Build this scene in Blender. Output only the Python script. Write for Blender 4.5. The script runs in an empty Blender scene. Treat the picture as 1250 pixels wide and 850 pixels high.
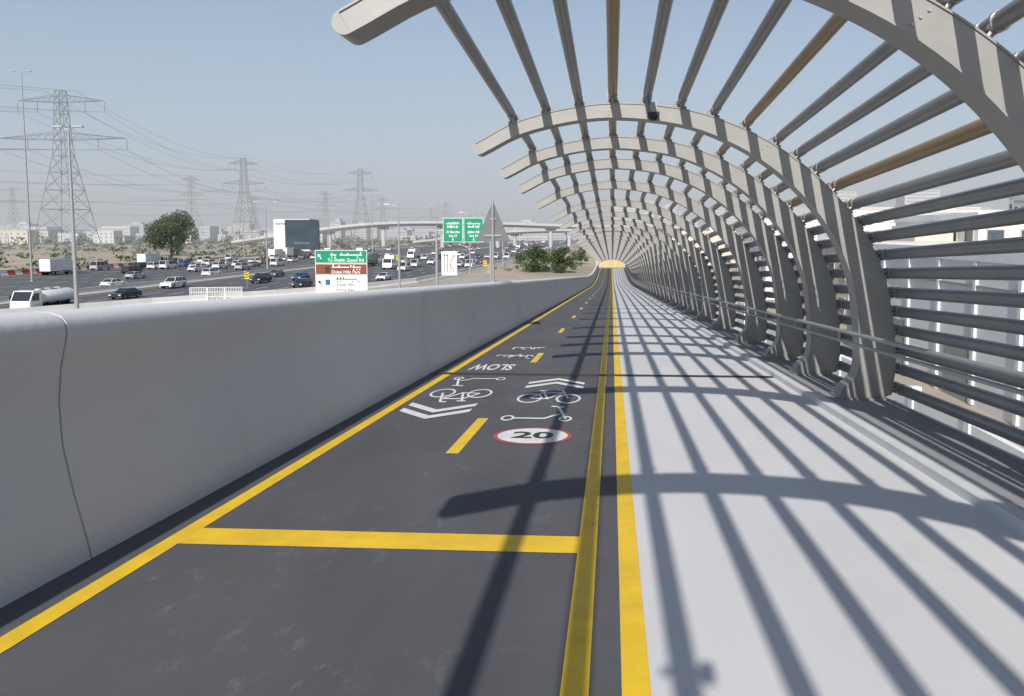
import bpy, math, random
from mathutils import Vector, Matrix
random.seed(7)
sc = bpy.context.scene
COL = sc.collection

# ------------------------------------------------------------------ materials
def nt(m):
    m.use_nodes = True
    return m.node_tree, m.node_tree.nodes, m.node_tree.links

def mat(name, c, rough=0.6, metal=0.0, var=0.12, scale=3.0, bump=0.0, bscale=40.0, stretch=(1,1,1), dirt=0.0, dirtc=(0.2,0.17,0.13)):
    m = bpy.data.materials.new(name)
    t, n, l = nt(m)
    b = n['Principled BSDF']
    b.inputs['Roughness'].default_value = rough
    b.inputs['Metallic'].default_value = metal
    tc = n.new('ShaderNodeTexCoord'); mp = n.new('ShaderNodeMapping')
    mp.inputs['Scale'].default_value = stretch
    l.new(tc.outputs['Object'], mp.inputs['Vector'])
    no = n.new('ShaderNodeTexNoise'); no.inputs['Scale'].default_value = scale
    no.inputs['Detail'].default_value = 6; no.inputs['Roughness'].default_value = 0.6
    l.new(mp.outputs['Vector'], no.inputs['Vector'])
    r = n.new('ShaderNodeValToRGB')
    r.color_ramp.elements[0].position = 0.3; r.color_ramp.elements[1].position = 0.7
    r.color_ramp.elements[0].color = (*[x*(1-var) for x in c], 1)
    r.color_ramp.elements[1].color = (*[min(1, x*(1+var)) for x in c], 1)
    l.new(no.outputs['Fac'], r.inputs['Fac'])
    out = r.outputs['Color']
    if dirt > 0:
        n2 = n.new('ShaderNodeTexNoise'); n2.inputs['Scale'].default_value = scale*0.35
        n2.inputs['Detail'].default_value = 8; n2.inputs['Roughness'].default_value = 0.7
        l.new(mp.outputs['Vector'], n2.inputs['Vector'])
        r2 = n.new('ShaderNodeValToRGB')
        r2.color_ramp.elements[0].position = 0.48; r2.color_ramp.elements[1].position = 0.75
        r2.color_ramp.elements[0].color = (0,0,0,1); r2.color_ramp.elements[1].color = (dirt,dirt,dirt,1)
        l.new(n2.outputs['Fac'], r2.inputs['Fac'])
        mx = n.new('ShaderNodeMix'); mx.data_type = 'RGBA'
        l.new(r2.outputs['Color'], mx.inputs[0]); l.new(out, mx.inputs[6])
        mx.inputs[7].default_value = (*dirtc, 1)
        out = mx.outputs[2]
    l.new(out, b.inputs['Base Color'])
    if bump > 0:
        n3 = n.new('ShaderNodeTexNoise'); n3.inputs['Scale'].default_value = bscale; n3.inputs['Detail'].default_value = 4
        l.new(tc.outputs['Object'], n3.inputs['Vector'])
        bp = n.new('ShaderNodeBump'); bp.inputs['Strength'].default_value = bump; bp.inputs['Distance'].default_value = 0.02
        l.new(n3.outputs['Fac'], bp.inputs['Height']); l.new(bp.outputs['Normal'], b.inputs['Normal'])
    return m

M_asph = mat('cycle_asphalt', (0.088,0.091,0.100), 0.8, 0, 0.14, 1.1, 0.2, 160, (1,0.45,1), 0.4, (0.125,0.127,0.135))
def scuffs(m, sc3, amt, c, lo=0.57, hi=0.70, sc=1.4, gate=0.9):
    t, n, l = nt(m); b = n['Principled BSDF']
    src = b.inputs['Base Color'].links[0].from_socket
    tc = n.new('ShaderNodeTexCoord'); mp = n.new('ShaderNodeMapping'); mp.inputs['Scale'].default_value = sc3
    l.new(tc.outputs['Object'], mp.inputs['Vector'])
    a = n.new('ShaderNodeTexNoise'); a.inputs['Scale'].default_value = sc; a.inputs['Detail'].default_value = 8; a.inputs['Roughness'].default_value = 0.78
    l.new(mp.outputs['Vector'], a.inputs['Vector'])
    r = n.new('ShaderNodeValToRGB'); r.color_ramp.elements[0].position = lo; r.color_ramp.elements[1].position = hi
    r.color_ramp.elements[1].color = (amt,amt,amt,1)
    l.new(a.outputs['Fac'], r.inputs['Fac'])
    a2 = n.new('ShaderNodeTexNoise'); a2.inputs['Scale'].default_value = gate; l.new(tc.outputs['Object'], a2.inputs['Vector'])
    g2 = n.new('ShaderNodeValToRGB'); g2.color_ramp.elements[0].position = .42; g2.color_ramp.elements[1].position = .62
    l.new(a2.outputs['Fac'], g2.inputs['Fac'])
    mu = n.new('ShaderNodeMath'); mu.operation = 'MULTIPLY'; l.new(r.outputs['Color'], mu.inputs[0]); l.new(g2.outputs['Color'], mu.inputs[1])
    mx = n.new('ShaderNodeMix'); mx.data_type = 'RGBA'; l.new(mu.outputs[0], mx.inputs[0]); l.new(src, mx.inputs[6]); mx.inputs[7].default_value = (*c,1)
    l.new(mx.outputs[2], b.inputs['Base Color'])
scuffs(M_asph,(5,2.4,1),.55,(0.28,0.28,0.29),.56,.72,1.4,.8)
scuffs(M_asph,(1.2,.25,1),.5,(0.068,0.070,0.078),.5,.62,1.0,.5)
M_ped = mat('pedestrian_coating', (0.615,0.615,0.625), 0.7, 0, 0.05, 0.8, 0.15, 120, (1,0.4,1), 0.25, (0.50,0.50,0.50))
scuffs(M_ped,(3,.8,1),.4,(0.36,0.36,0.36),.55,.75,1.5,.6)
M_yel = mat('yellow_road_paint', (0.80,0.52,0.025), 0.6, 0, 0.10, 5, 0.15, 120, (1,1,1), 0.3, (0.5,0.34,0.06))
scuffs(M_yel,(5,1.2,1),.6,(0.25,0.19,0.07),.57,.70,2.0,1.3)
M_wht = mat('white_road_paint', (0.74,0.74,0.74), 0.6, 0, 0.10, 6, 0.1, 120, (1,1,1), 0.45, (0.4,0.4,0.4))
M_redp = mat('red_road_paint', (0.38,0.08,0.07), 0.6, 0, 0.1)
M_blkp = mat('black_road_paint', (0.03,0.03,0.03), 0.6, 0, 0.1)
M_joint = mat('joint_steel', (0.06,0.045,0.042), 0.6, 0.3, 0.3, 20)
M_rust = mat('rusted_steel', (0.20,0.12,0.085), 0.8, 0.1, 0.3, 12)
M_par = mat('painted_parapet_concrete', (0.68,0.685,0.695), 0.6, 0, 0.05, 1.2, 0.12, 18, (1,0.35,1), 0.35, (0.56,0.56,0.555))
scuffs(M_par,(1,2.2,.35),.3,(0.45,0.445,0.43),.52,.75,1.6,.5)
M_seal = mat('joint_sealant', (0.42,0.42,0.41), 0.8, 0, 0.1)
M_kerb = mat('kerb_concrete', (0.62,0.63,0.64), 0.7, 0, 0.08, 2, 0.1, 60, dirt=0.3, dirtc=(0.4,0.39,0.37))
M_ledge = mat('ledge_concrete', (0.30,0.31,0.32), 0.8, 0, 0.10, 2, 0.2, 60, dirt=0.35, dirtc=(0.22,0.21,0.2))
M_gird = mat('girder_concrete', (0.42,0.41,0.39), 0.8, 0, 0.1, 1)
M_rib = mat('rib_painted_steel', (0.325,0.32,0.31), 0.42, 0.15, 0.07, 2.0, 0.03, 30, dirt=0.3, dirtc=(0.23,0.22,0.205))
M_tube = mat('tube_painted_steel', (0.285,0.29,0.295), 0.38, 0.3, 0.10, 2.5)
M_tan = mat('tube_bronze_paint', (0.36,0.27,0.15), 0.40, 0.3, 0.08, 2.5)
M_bolt = mat('bolt_steel', (0.45,0.45,0.45), 0.35, 0.6, 0.1)
M_galv = mat('galvanised_steel', (0.34,0.35,0.36), 0.5, 0.3, 0.1, 3)
M_lat = mat('lattice_steel', (0.24,0.26,0.28), 0.7, 0.0, 0.1, 0.2)
M_black = mat('black_plastic', (0.02,0.02,0.022), 0.4)
M_sand = mat('sand', (0.37,0.315,0.24), 0.95, 0, 0.22, 0.03, 0, 1, (1,1,1), 0.7, (0.21,0.20,0.14))
M_hwy = mat('highway_asphalt', (0.092,0.094,0.10), 0.85, 0, 0.18, 0.15, 0, 1, (3,0.1,1))
M_conc = mat('concrete', (0.50,0.48,0.45), 0.8, 0, 0.10, 0.5)
M_far = mat('hazy_concrete', (0.50,0.50,0.51), 0.9, 0, 0.08, 0.05)

# ------------------------------------------------------------------ mesh builder
class MB:
    def __init__(s): s.v=[]; s.f=[]; s.m=[]; s.mats=[]
    def mi(s, m):
        if m not in s.mats: s.mats.append(m)
        return s.mats.index(m)
    def poly(s, pts, m):
        b=len(s.v); s.v += [tuple(p) for p in pts]; s.f.append(tuple(range(b,b+len(pts)))); s.m.append(s.mi(m))
    def box(s, c, d, m, tf=None, top=1.0):
        x,y,z=[k/2 for k in d]; b=len(s.v); pts=[]
        for sz in (-1,1):
            k = top if sz>0 else 1.0
            for sx,sy in ((-1,-1),(1,-1),(1,1),(-1,1)):
                p=Vector((c[0]+sx*x*k, c[1]+sy*y*k, c[2]+sz*z))
                pts.append(tf(p) if tf else p)
        s.v += [tuple(p) for p in pts]
        for f in ((3,2,1,0),(4,5,6,7),(0,1,5,4),(1,2,6,5),(2,3,7,6),(3,0,4,7)):
            s.f.append(tuple(b+i for i in f)); s.m.append(s.mi(m))
    def cyl(s, p, q, r, m, n=10, r2=None, cap=True):
        p=Vector(p); q=Vector(q); d=(q-p)
        if d.length<1e-6: return
        d.normalize(); r2 = r if r2 is None else r2
        a = d.cross(Vector((0,0,1)) if abs(d.z)<0.9 else Vector((1,0,0))).normalized(); b2 = d.cross(a)
        b=len(s.v)
        for (c,rr) in ((p,r),(q,r2)):
            for i in range(n):
                t=2*math.pi*i/n
                s.v.append(tuple(c+(a*math.cos(t)+b2*math.sin(t))*rr))
        k=s.mi(m)
        for i in range(n):
            j=(i+1)%n
            s.f.append((b+i,b+n+i,b+n+j,b+j)); s.m.append(k)
        if cap:
            s.f.append(tuple(b+i for i in range(n))); s.m.append(k)
            s.f.append(tuple(b+n+i for i in reversed(range(n)))); s.m.append(k)
    def beam(s,p,q,w,m): s.cyl(p,q,w*0.7,m,4,cap=False)
    def sweep(s, secs, m, closed=True, caps=True):
        b=len(s.v); n=len(secs[0]); k=s.mi(m)
        for sec in secs: s.v += [tuple(p) for p in sec]
        for i in range(len(secs)-1):
            for j in range(n if closed else n-1):
                jj=(j+1)%n
                s.f.append((b+i*n+j,b+i*n+jj,b+(i+1)*n+jj,b+(i+1)*n+j)); s.m.append(k)
        if caps and closed:
            s.f.append(tuple(b+i for i in reversed(range(n)))); s.m.append(k)
            e=b+(len(secs)-1)*n; s.f.append(tuple(e+i for i in range(n))); s.m.append(k)
    def mesh(s, name, smooth=None, fix=True):
        me=bpy.data.meshes.new(name); me.from_pydata(s.v,[],s.f)
        for m in s.mats: me.materials.append(m)
        me.polygons.foreach_set('material_index', s.m)
        if fix:
            import bmesh
            bm=bmesh.new(); bm.from_mesh(me); bmesh.ops.recalc_face_normals(bm, faces=bm.faces); bm.to_mesh(me); bm.free()
        if smooth is not None:
            me.polygons.foreach_set('use_smooth',[True]*len(me.polygons))
            me.set_sharp_from_angle(angle=math.radians(smooth))
        me.update(); return me
    def obj(s, name, smooth=None, parent=None, bevel=0, fix=True, loc=None, rot=0):
        o=bpy.data.objects.new(name, s.mesh(name,smooth,fix)); COL.objects.link(o)
        if parent: o.parent=parent
        if loc: o.location=loc
        o.rotation_euler=(0,0,rot)
        if bevel:
            bv=o.modifiers.new('b','BEVEL'); bv.width=bevel; bv.segments=2; bv.limit_method='ANGLE'; bv.angle_limit=math.radians(40)
        return o
def empty(name, loc=(0,0,0), rot=0):
    e=bpy.data.objects.new(name,None); COL.objects.link(e); e.location=loc; e.rotation_euler=(0,0,rot); e.empty_display_size=0.5; return e

def text_into(mb, txt, m, fn, size=1.0, align='CENTER', bold=0.0):
    cu=bpy.data.curves.new('t','FONT'); cu.body=txt; cu.size=size; cu.align_x=align; cu.align_y='CENTER'; cu.offset=bold; cu.resolution_u=3
    o=bpy.data.objects.new('t',cu); COL.objects.link(o)
    bpy.context.view_layer.update()
    me=o.evaluated_get(bpy.context.evaluated_depsgraph_get()).to_mesh()
    vs=[v.co.copy() for v in me.vertices]; fs=[tuple(p.vertices) for p in me.polygons]
    b=len(mb.v); mb.v += [tuple(fn(v.x,v.y)) for v in vs]; k=mb.mi(m)
    for f in fs: mb.f.append(tuple(b+i for i in f)); mb.m.append(k)
    o.to_mesh_clear(); bpy.data.objects.remove(o); bpy.data.curves.remove(cu)

# ------------------------------------------------------------------ bridge frame
SL=0.0555; GZ=-7.25; HC=1.8; SEND=190.0
def g(s):
    if s<=100: return -SL*s
    if s<=160: u=s-100; return -SL*100-(SL*u-SL*u*u/120)
    return -SL*100-SL*30
def P(x,s,z): return Vector((x,s,z+g(s)))
SS=[-12]+[i for i in range(-10,100,5)]+[100+4*i for i in range(16)]+[166,174,182,190]

def strip(mb,x0,x1,z,m,s0=-12,s1=SEND,z1=None):
    z1 = z if z1 is None else z1
    ss=[s0]+[s for s in SS if s0<s<s1]+[s1]
    for a,b in zip(ss[:-1],ss[1:]):
        mb.poly([P(x0,a,z),P(x1,a,z1),P(x1,b,z1),P(x0,b,z)],m)
def bar(mb,prof,m,s0=-12,s1=SEND,caps=True):
    ss=[s0]+[s for s in SS if s0<s<s1]+[s1]
    mb.sweep([[P(x,s,z) for x,z in prof] for s in ss],m,True,caps)

mb=MB(); strip(mb,-3.30,0.17,0,M_asph); mb.obj('cycle_track',fix=False)
mb=MB(); strip(mb,0.17,2.85,0,M_ped); mb.obj('pedestrian_track',fix=False)
mb=MB(); bar(mb,[(2.83,-0.05),(2.83,0.085),(2.845,0.10),(2.98,0.10),(2.98,-0.05)],M_kerb); mb.obj('kerb',30)
mb=MB(); bar(mb,[(2.98,-0.06),(2.98,0.06),(3.80,0.06),(3.82,-0.06)],M_ledge)
mb.obj('ledge')
mb=MB(); bar(mb,[(-3.74,-0.06),(-3.74,-0.6),(-2.4,-1.5),(2.4,-1.5),(3.80,-0.6),(3.80,-0.07)],M_gird)
mb.obj('bridge_girder')
for s in (-8,22,52,82):
    mb=MB(); zt=g(s)-1.5
    mb.cyl((0,s,GZ-0.2),(0,s,zt-0.8),0.8,M_gird,20,cap=True); mb.box((0,s,zt-0.4),(4.2,1.6,0.8),M_gird)
    mb.obj('bridge_pier',30)

# parapet
prof=[(-3.26,0.0),(-3.30,0.18),(-3.36,0.42),(-3.415,0.72),(-3.425,1.0),(-3.40,1.22),(-3.365,1.36),(-3.352,1.43),(-3.36,1.49),(-3.39,1.53),(-3.45,1.552),(-3.56,1.56),(-3.68,1.545),(-3.73,1.50),(-3.745,1.43),(-3.745,-0.5),(-3.26,-0.5)]
mb=MB()
js=[-12,-4.3,4.33,13.0]
while js[-1]<SEND-9: js.append(js[-1]+8.6)
js.append(SEND)
for a,b in zip(js[:-1],js[1:]): bar(mb,prof,M_par,a+0.009,b-0.009)
for j in js[1:-1]:
    pr=[(x-0.010 if x>-3.5 else x+0.010, z-0.010 if z>1.4 else z) for x,z in prof]
    bar(mb,pr,M_seal,j-0.008,j+0.008)
mb.obj('parapet_wall',35)

# painted lines
mb=MB()
strip(mb,-2.995,-2.865,0.004,M_yel); strip(mb,-0.215,-0.092,0.004,M_yel); strip(mb,0.05,0.175,0.004,M_yel)
strip(mb,-2.865,-0.215,0.004,M_yel,4.60,4.90)
s=7.15
while s<SEND:
    strip(mb,-1.655,-1.525,0.004,M_yel,s,s+1.8); s+=7.6
mb.obj('yellow_lane_lines',fix=False)
mb=MB(); strip(mb,-3.25,2.82,0.007,M_rust,12.86,13.10); strip(mb,-3.25,2.82,0.012,M_joint,12.90,13.05)
mb.obj('expansion_joint',fix=False)

# symbols
zc=[0.0045]
def stroke(mb,pts,w,m,fn,closed=False):
    zc[0]+=0.00015; z=zc[0]; n=len(pts); L=[];R=[]
    for i in range(n):
        p=Vector(pts[i])
        if closed: a=Vector(pts[(i-1)%n]); b=Vector(pts[(i+1)%n])
        else: a=Vector(pts[max(0,i-1)]); b=Vector(pts[min(n-1,i+1)])
        d1=(p-a); d2=(b-p)
        if d1.length<1e-9: d1=d2
        if d2.length<1e-9: d2=d1
        d1.normalize(); d2.normalize(); t=(d1+d2)
        t = t.normalized() if t.length>1e-4 else d1
        nn=Vector((-t.y,t.x)); k=1/max(0.45,abs(nn.dot(Vector((-d1.y,d1.x)))))
        L.append(p+nn*w/2*k); R.append(p-nn*w/2*k)
    rng=range(n) if closed else range(n-1)
    for i in rng:
        j=(i+1)%n
        mb.poly([fn(R[i].x,R[i].y,z),fn(R[j].x,R[j].y,z),fn(L[j].x,L[j].y,z),fn(L[i].x,L[i].y,z)],m)
def ring(cx,cy,rx,ry,n=28): return [(cx+rx*math.cos(2*math.pi*i/n),cy+ry*math.sin(2*math.pi*i/n)) for i in range(n)]
def loc(cx,cs,flip=False,sy=1.0):
    k=-1 if flip else 1
    return lambda u,v,z: P(cx+k*u,cs+k*v*sy,z)
def bike(cx,cs,flip):
    mb=MB(); f=loc(cx,cs,flip,2.2); w=0.035; m=M_wht
    stroke(mb,ring(-.28,-.08,.165,.165),w,m,f,True); stroke(mb,ring(.28,-.08,.165,.165),w,m,f,True)
    for pts in ([(-.28,-.08),(-.12,.14),(.17,.15)],[(.28,-.08),(.15,.26),(.06,.27)],[(-.28,-.08),(-.02,-.10),(.17,.15)],[(-.02,-.10),(-.14,.22)],[(-.2,.225),(-.07,.225)]):
        stroke(mb,pts,w,m,f)
    mb.obj('bicycle_road_marking',fix=False)
def scoot(cx,cs,flip):
    mb=MB(); f=loc(cx,cs,flip,2.0); w=0.04; m=M_wht
    stroke(mb,ring(-.36,-.16,.07,.07,16),.03,m,f,True); stroke(mb,ring(.36,-.16,.07,.07,16),.03,m,f,True)
    for pts in ([(-.29,-.16),(.1,-.16),(.2,-.06),(.27,-.02)],[(.36,-.16),(.22,.25)],[(.12,.26),(.30,.24)]): stroke(mb,pts,w,m,f)
    mb.obj('scooter_road_marking',fix=False)
def chev(cx,cs,flip):
    mb=MB(); f=loc(cx,cs,flip,1.0)
    for o in (0,.42):
        zc[0]+=0.0002; z=zc[0]
        for sx in (-1,1):
            mb.poly([f(0,.30+o,z),f(sx*.46,-.20+o,z),f(sx*.46,-.42+o,z),f(0,.08+o,z)][::(1 if sx<0 else -1)],M_wht)
    mb.obj('chevron_road_marking',fix=False)
bike(-.90,10.65,False); bike(-2.25,10.65,True)
scoot(-.93,9.30,False); scoot(-2.25,12.05,True)
chev(-.90,11.80,False); chev(-2.30,9.55,True)
# speed roundel
mb=MB(); f=loc(-.87,8.0)
mb.poly([f(x,y,.005) for x,y in ring(0,0,.44,.43,48)],M_redp)
mb.poly([f(x,y,.008) for x,y in ring(0,0,.39,.375,48)],M_wht)
text_into(mb,'20',M_blkp,lambda x,y:f(x*1.05,y,.011),0.44,bold=0.012)
mb.obj('speed_limit_road_marking',fix=False)
mb=MB(); f=loc(-2.28,14.0,True)
text_into(mb,'SLOW',M_wht,lambda x,y:f(x*.62,y*2.6,.006),0.46,bold=0.012)
mb.obj('slow_road_marking',fix=False)
mb=MB(); f=loc(-2.1,15.9,True,2.4); w=.045
for pts in ([(.4,.05),(.38,-.04),(.1,-.04),(.1,.16)],[(.05,-.04),(.05,.08),(-.02,-.04),(-.12,-.04),(-.12,.06),(-.2,-.04)],[(-.26,.14),(-.26,-.04),(-.36,-.04),(-.4,.05)],[(.25,.06),(.2,.06)],[(-.04,-.12),(-.1,-.12)],[(-.3,.2),(-.36,.2)]): stroke(mb,pts,w,M_wht,f)
f=loc(-2.0,17.6,True,2.6)
for pts in ([(.35,.14),(.35,-.04),(.15,-.04),(.15,.05),(.05,-.04),(-.05,-.04),(-.08,.08)],[(-.14,.12),(-.14,-.04),(-.32,-.04),(-.36,-.1)],[(.11,.12),(.05,.12)],[(-.22,.05),(-.28,.05)]): stroke(mb,pts,w,M_wht,f)
mb.obj('arabic_road_marking',fix=False)

# ------------------------------------------------------------------ canopy
OUT=[(-1.93,3.66,.18),(-1.24,3.99,.19),(-.14,4.19,.20),(.96,4.11,.22),(1.77,3.85,.25),(2.46,3.46,.29),(3.04,2.96,.34),(3.48,2.40,.39),(3.77,1.78,.44),(3.91,1.10,.48),(3.95,.60,.50),(3.93,.30,.53),(3.90,.08,.56)]
def cr(p0,p1,p2,p3,t):
    return tuple(.5*((2*b)+(-a+c)*t+(2*a-5*b+4*c-d)*t*t+(-a+3*b-3*c+d)*t**3) for a,b,c,d in zip(p0,p1,p2,p3))
def smooth(pts,k=5):
    q=[tuple(2*a-b for a,b in zip(pts[0],pts[1]))]+pts+[tuple(2*a-b for a,b in zip(pts[-1],pts[-2]))]; r=[]
    for i in range(1,len(q)-2):
        for j in range(k): r.append(cr(q[i-1],q[i],q[i+1],q[i+2],j/k))
    r.append(pts[-1]); return r
CUR=smooth(OUT)
def normals(c):
    r=[]
    for i in range(len(c)):
        a=c[max(0,i-1)]; b=c[min(len(c)-1,i+1)]
        dx,dz=b[0]-a[0],b[1]-a[1]; L=math.hypot(dx,dz); r.append((-dz/L,dx/L))
    return r
NR=normals(CUR)
inner=[(c[0]-n[0]*c[2],c[1]-n[1]*c[2]) for c,n in zip(CUR,NR)]
inn=[p for p in inner if not (p[1]<0.42 and p[0]>3)]
inn += [(3.42,.40),(3.33,.29),(3.22,.21),(3.20,.095)]
outer=[(c[0],c[1]) for c in CUR[:-1]]+[(3.78,.095)]
a=outer[0]; b=inn[0]; cx,cz=(a[0]+b[0])/2,(a[1]+b[1])/2; R=math.hypot(a[0]-b[0],a[1]-b[1])/2
th0=math.atan2(b[1]-cz,b[0]-cx); tip=[]
for i in range(1,8):
    t=th0-math.pi*i/8; tip.append((cx+R*math.cos(t),cz+R*math.sin(t)))
RD=0.30
def build_rib():
    mb=MB(); k=mb.mi(M_rib)
    def resamp(p,n):
        L=[0]
        for i in range(1,len(p)): L.append(L[-1]+math.hypot(p[i][0]-p[i-1][0],p[i][1]-p[i-1][1]))
        r=[]; j=0
        for i in range(n):
            t=L[-1]*i/(n-1)
            while j<len(L)-2 and L[j+1]<t: j+=1
            u=(t-L[j])/(L[j+1]-L[j]); r.append((p[j][0]*(1-u)+p[j+1][0]*u,p[j][1]*(1-u)+p[j+1][1]*u))
        return r
    O=resamp(outer,61); I=resamp(inn,61)
    secs=[]
    for i,(o,n) in enumerate(zip(O,I)):
        def L(t): return (o[0]*(1-t)+n[0]*t,o[1]*(1-t)+n[1]*t)
        d=math.hypot(o[0]-n[0],o[1]-n[1]); e=0.016/d
        pr=[(L(0),0),(L(e),0),(L(e),.012),(L(1-e),.012),(L(1-e),0),(L(1),0),(L(1),RD),(L(1-e),RD),(L(1-e),RD-.012),(L(e),RD-.012),(L(e),RD),(L(0),RD)]
        secs.append([Vector((p[0],y,p[1])) for p,y in pr])
    mb.sweep(secs,M_rib,True,True)
    ring_=[(O[0][0],O[0][1])]+[(x,z) for x,z in reversed(tip)] +[(I[0][0],I[0][1])]
    fr=[Vector((x,0.001,z)) for x,z in ring_]; bk=[Vector((x,RD-.001,z)) for x,z in ring_]
    mb.sweep([fr,bk],M_rib,True,True)
    mb.box((3.49,RD/2,.078),(.64,RD+.14,.034),M_rib)
    for idx in (14,30,44):
        o=O[idx]; n=I[idx]
        for t in (.25,.5,.75):
            x=o[0]*(1-t)+n[0]*t; z=o[1]*(1-t)+n[1]*t
            mb.cyl((x,.001,z),(x,.014,z),.012,M_bolt,8)
    for dx in (-.26,.26):
        for dy in (-.03,RD+.03): mb.cyl((3.49+dx,dy,.095),(3.49+dx,dy,.14),.018,M_bolt,6)
    return mb
RIB=build_rib().mesh('arch_rib',25)
canopy=empty('arched_canopy')
ribs=[-10,-5,0,5.2,10.4,12.9,15.3,18.9,23.6]
while ribs[-1]<SEND-6: ribs.append(ribs[-1]+4.4)
for i,s in enumerate(ribs):
    o=bpy.data.objects.new('arch_rib',RIB); COL.objects.link(o); o.parent=canopy; o.location=(0,s,g(s+RD/2))
AL=[0]
for i in range(1,len(CUR)): AL.append(AL[-1]+math.hypot(CUR[i][0]-CUR[i-1][0],CUR[i][1]-CUR[i-1][1]))
def at(al):
    for i in range(len(AL)-1):
        if AL[i+1]>=al:
            u=(al-AL[i])/(AL[i+1]-AL[i]); c=[CUR[i][k]*(1-u)+CUR[i+1][k]*u for k in range(2)]
            n=[NR[i][k]*(1-u)+NR[i+1][k]*u for k in range(2)]; return c,n
    return CUR[-1][:2],NR[-1]
tubes=[]; al=.62
while al<AL[-1]+.3:
    if al<AL[-1]-.1: c,n=at(al)
    else: c=[3.9,.05-(al-AL[-1])]; n=(1,0)
    tubes.append((c,n)); al += .47 if al<4.3 else (.34 if al<5.4 else .265)
TAN={3,7,11}
mt=MB(); mtan=MB(); mbk=MB()
ts=[-11]+[s for s in SS if -10<=s<=185]+[187]
for i,(c,n) in enumerate(tubes):
    r=.066 if c[1]>3.3 else .076
    off=r+.065; x=c[0]+n[0]*off; z=c[1]+n[1]*off; N=16
    tgt=mtan if i in TAN else mt
    tgt.sweep([[P(x+r*math.cos(2*math.pi*k/N),s,z+r*math.sin(2*math.pi*k/N)) for k in range(N)] for s in ts],M_tan if i in TAN else M_tube)
    for s in ribs:
        if s>70: break
        q0=P(c[0]-n[0]*.01,s+RD/2,c[1]-n[1]*.01); q1=P(c[0]+n[0]*.09,s+RD/2,c[1]+n[1]*.09)
        for dy in (-.09,.09):
            mbk.cyl(q0+Vector((0,dy,0)),q1+Vector((0,dy,0)),.016,M_bolt,6)
        for dy in (-.11,.11):
            ce=P(x,s+RD/2+dy,z); mbk.cyl(ce-Vector((0,.02,0)),ce+Vector((0,.02,0)),r+.010,M_bolt,14)
        t=Vector((-n[1],0,n[0]))
        p=P(c[0],s+RD/2,c[1])+Vector((n[0]*.03,0,n[1]*.03))
        mbk.cyl(p-t*.09,p+t*.09,.03,M_rib,6)
        ce=P(x,s+.75,z); mbk.cyl(ce-Vector((0,.012,0)),ce+Vector((0,.012,0)),r+.003,M_galv,14)
mt.obj('louvre_tubes',40,canopy); mtan.obj('bronze_louvre_tubes',40,canopy); mbk.obj('tube_clamps',40,canopy)
mr=MB()
for (x,z,r) in ((3.20,1.02,.028),(3.22,.88,.022)):
    mr.sweep([[P(x+r*math.cos(2*math.pi*k/10),s,z+r*math.sin(2*math.pi*k/10)) for k in range(10)] for s in ts],M_galv)
for s in ribs:
    if s<0: continue
    mr.cyl(P(3.20,s+.15,1.0),P(3.54,s+.15,.93),.016,M_galv,8)
    mr.box(P(3.215,s+.15,.945),(.02,.06,.18),M_galv)
mr.obj('handrail',40,canopy)
# dome camera under rib
mc=MB(); pc=P(.56,10.30,4.00)
mc.box(pc+Vector((0,0,.0)),(.16,.12,.05),M_black); 
for k in range(5):
    a0=k*math.pi/10; a1=(k+1)*math.pi/10
    mc.cyl(pc+Vector((0,0,-.02-.07*math.sin(a0))),pc+Vector((0,0,-.02-.07*math.sin(a1))),.07*math.cos(a0),M_black,14,r2=max(.004,.07*math.cos(a1)))
mc.cyl(pc+Vector((0,0,.02)),pc+Vector((0,.1,.06)),.02,M_galv,8)
mc.box(pc+Vector((0,0,.09)),(.09,.05,.14),M_galv)
mc.obj('security_camera',40)
mc=MB(); pc=P(-.42,-2.75,3.98)  # unseen fixture behind the viewpoint, added to cast a small shadow on the path
mc.cyl(pc+Vector((-.11,0,0)),pc+Vector((.07,0,0)),.022,M_galv,12); mc.cyl(pc,pc+Vector((0,0,.2)),.012,M_galv,8)
mc.box(pc+Vector((.10,0,-.0)),(.06,.1,.06),M_black)
mc.obj('security_camera',40)
# end wall
M_endw=mat('ochre_render',(0.55,0.42,0.20),0.8,0,.1,.5)
mb=MB(); mb.box((0.2,197,GZ+1.4),(9,.5,2.9),M_endw); mb.box((0.2,197,GZ+2.93),(9.3,.7,.16),M_conc)
for x in (-3,-1,1,3.2): mb.box((x,196.7,GZ+1.4),(.25,.12,2.7),M_conc)
mb.obj('end_barrier_wall')

# ------------------------------------------------------------------ ground / highway
mb=MB(); mb.poly([(-6000,-600,GZ),(6000,-600,GZ),(6000,7000,GZ),(-6000,7000,GZ)],M_sand); mb.obj('ground',fix=False)
near=[(-78,40),(-66,70),(-57,90),(-49,102),(-41,115),(-36,132),(-34,160),(-34,3000)]
mb=MB()
for (a,b) in zip(near[:-1],near[1:]): mb.poly([(-77,a[1],GZ+.02),(a[0],a[1],GZ+.02),(b[0],b[1],GZ+.02),(-77,b[1],GZ+.02)],M_hwy)
mb.poly([(-129,20,GZ+.02),(-81,20,GZ+.02),(-81,3000,GZ+.02),(-129,3000,GZ+.02)],M_hwy)
mb.obj('highway',fix=False)
mb=MB(); zz=GZ+.03
def dash(x,y,l,w=.18,m=M_wht): mb.poly([(x-w/2,y,zz),(x+w/2,y,zz),(x+w/2,y+l,zz),(x-w/2,y+l,zz)],m)
for k in range(1,12):
    for x in (-76.5+3.7*k,-128+3.7*k):
        y=45
        while y<900:
            ok = x< -76 or (x < -36 and (x-(-76.5))/42.5 < 1 and (y>132 or x < -78+ (y-40)*.42))
            if ok: dash(x,y,4)
            y+=12
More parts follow.
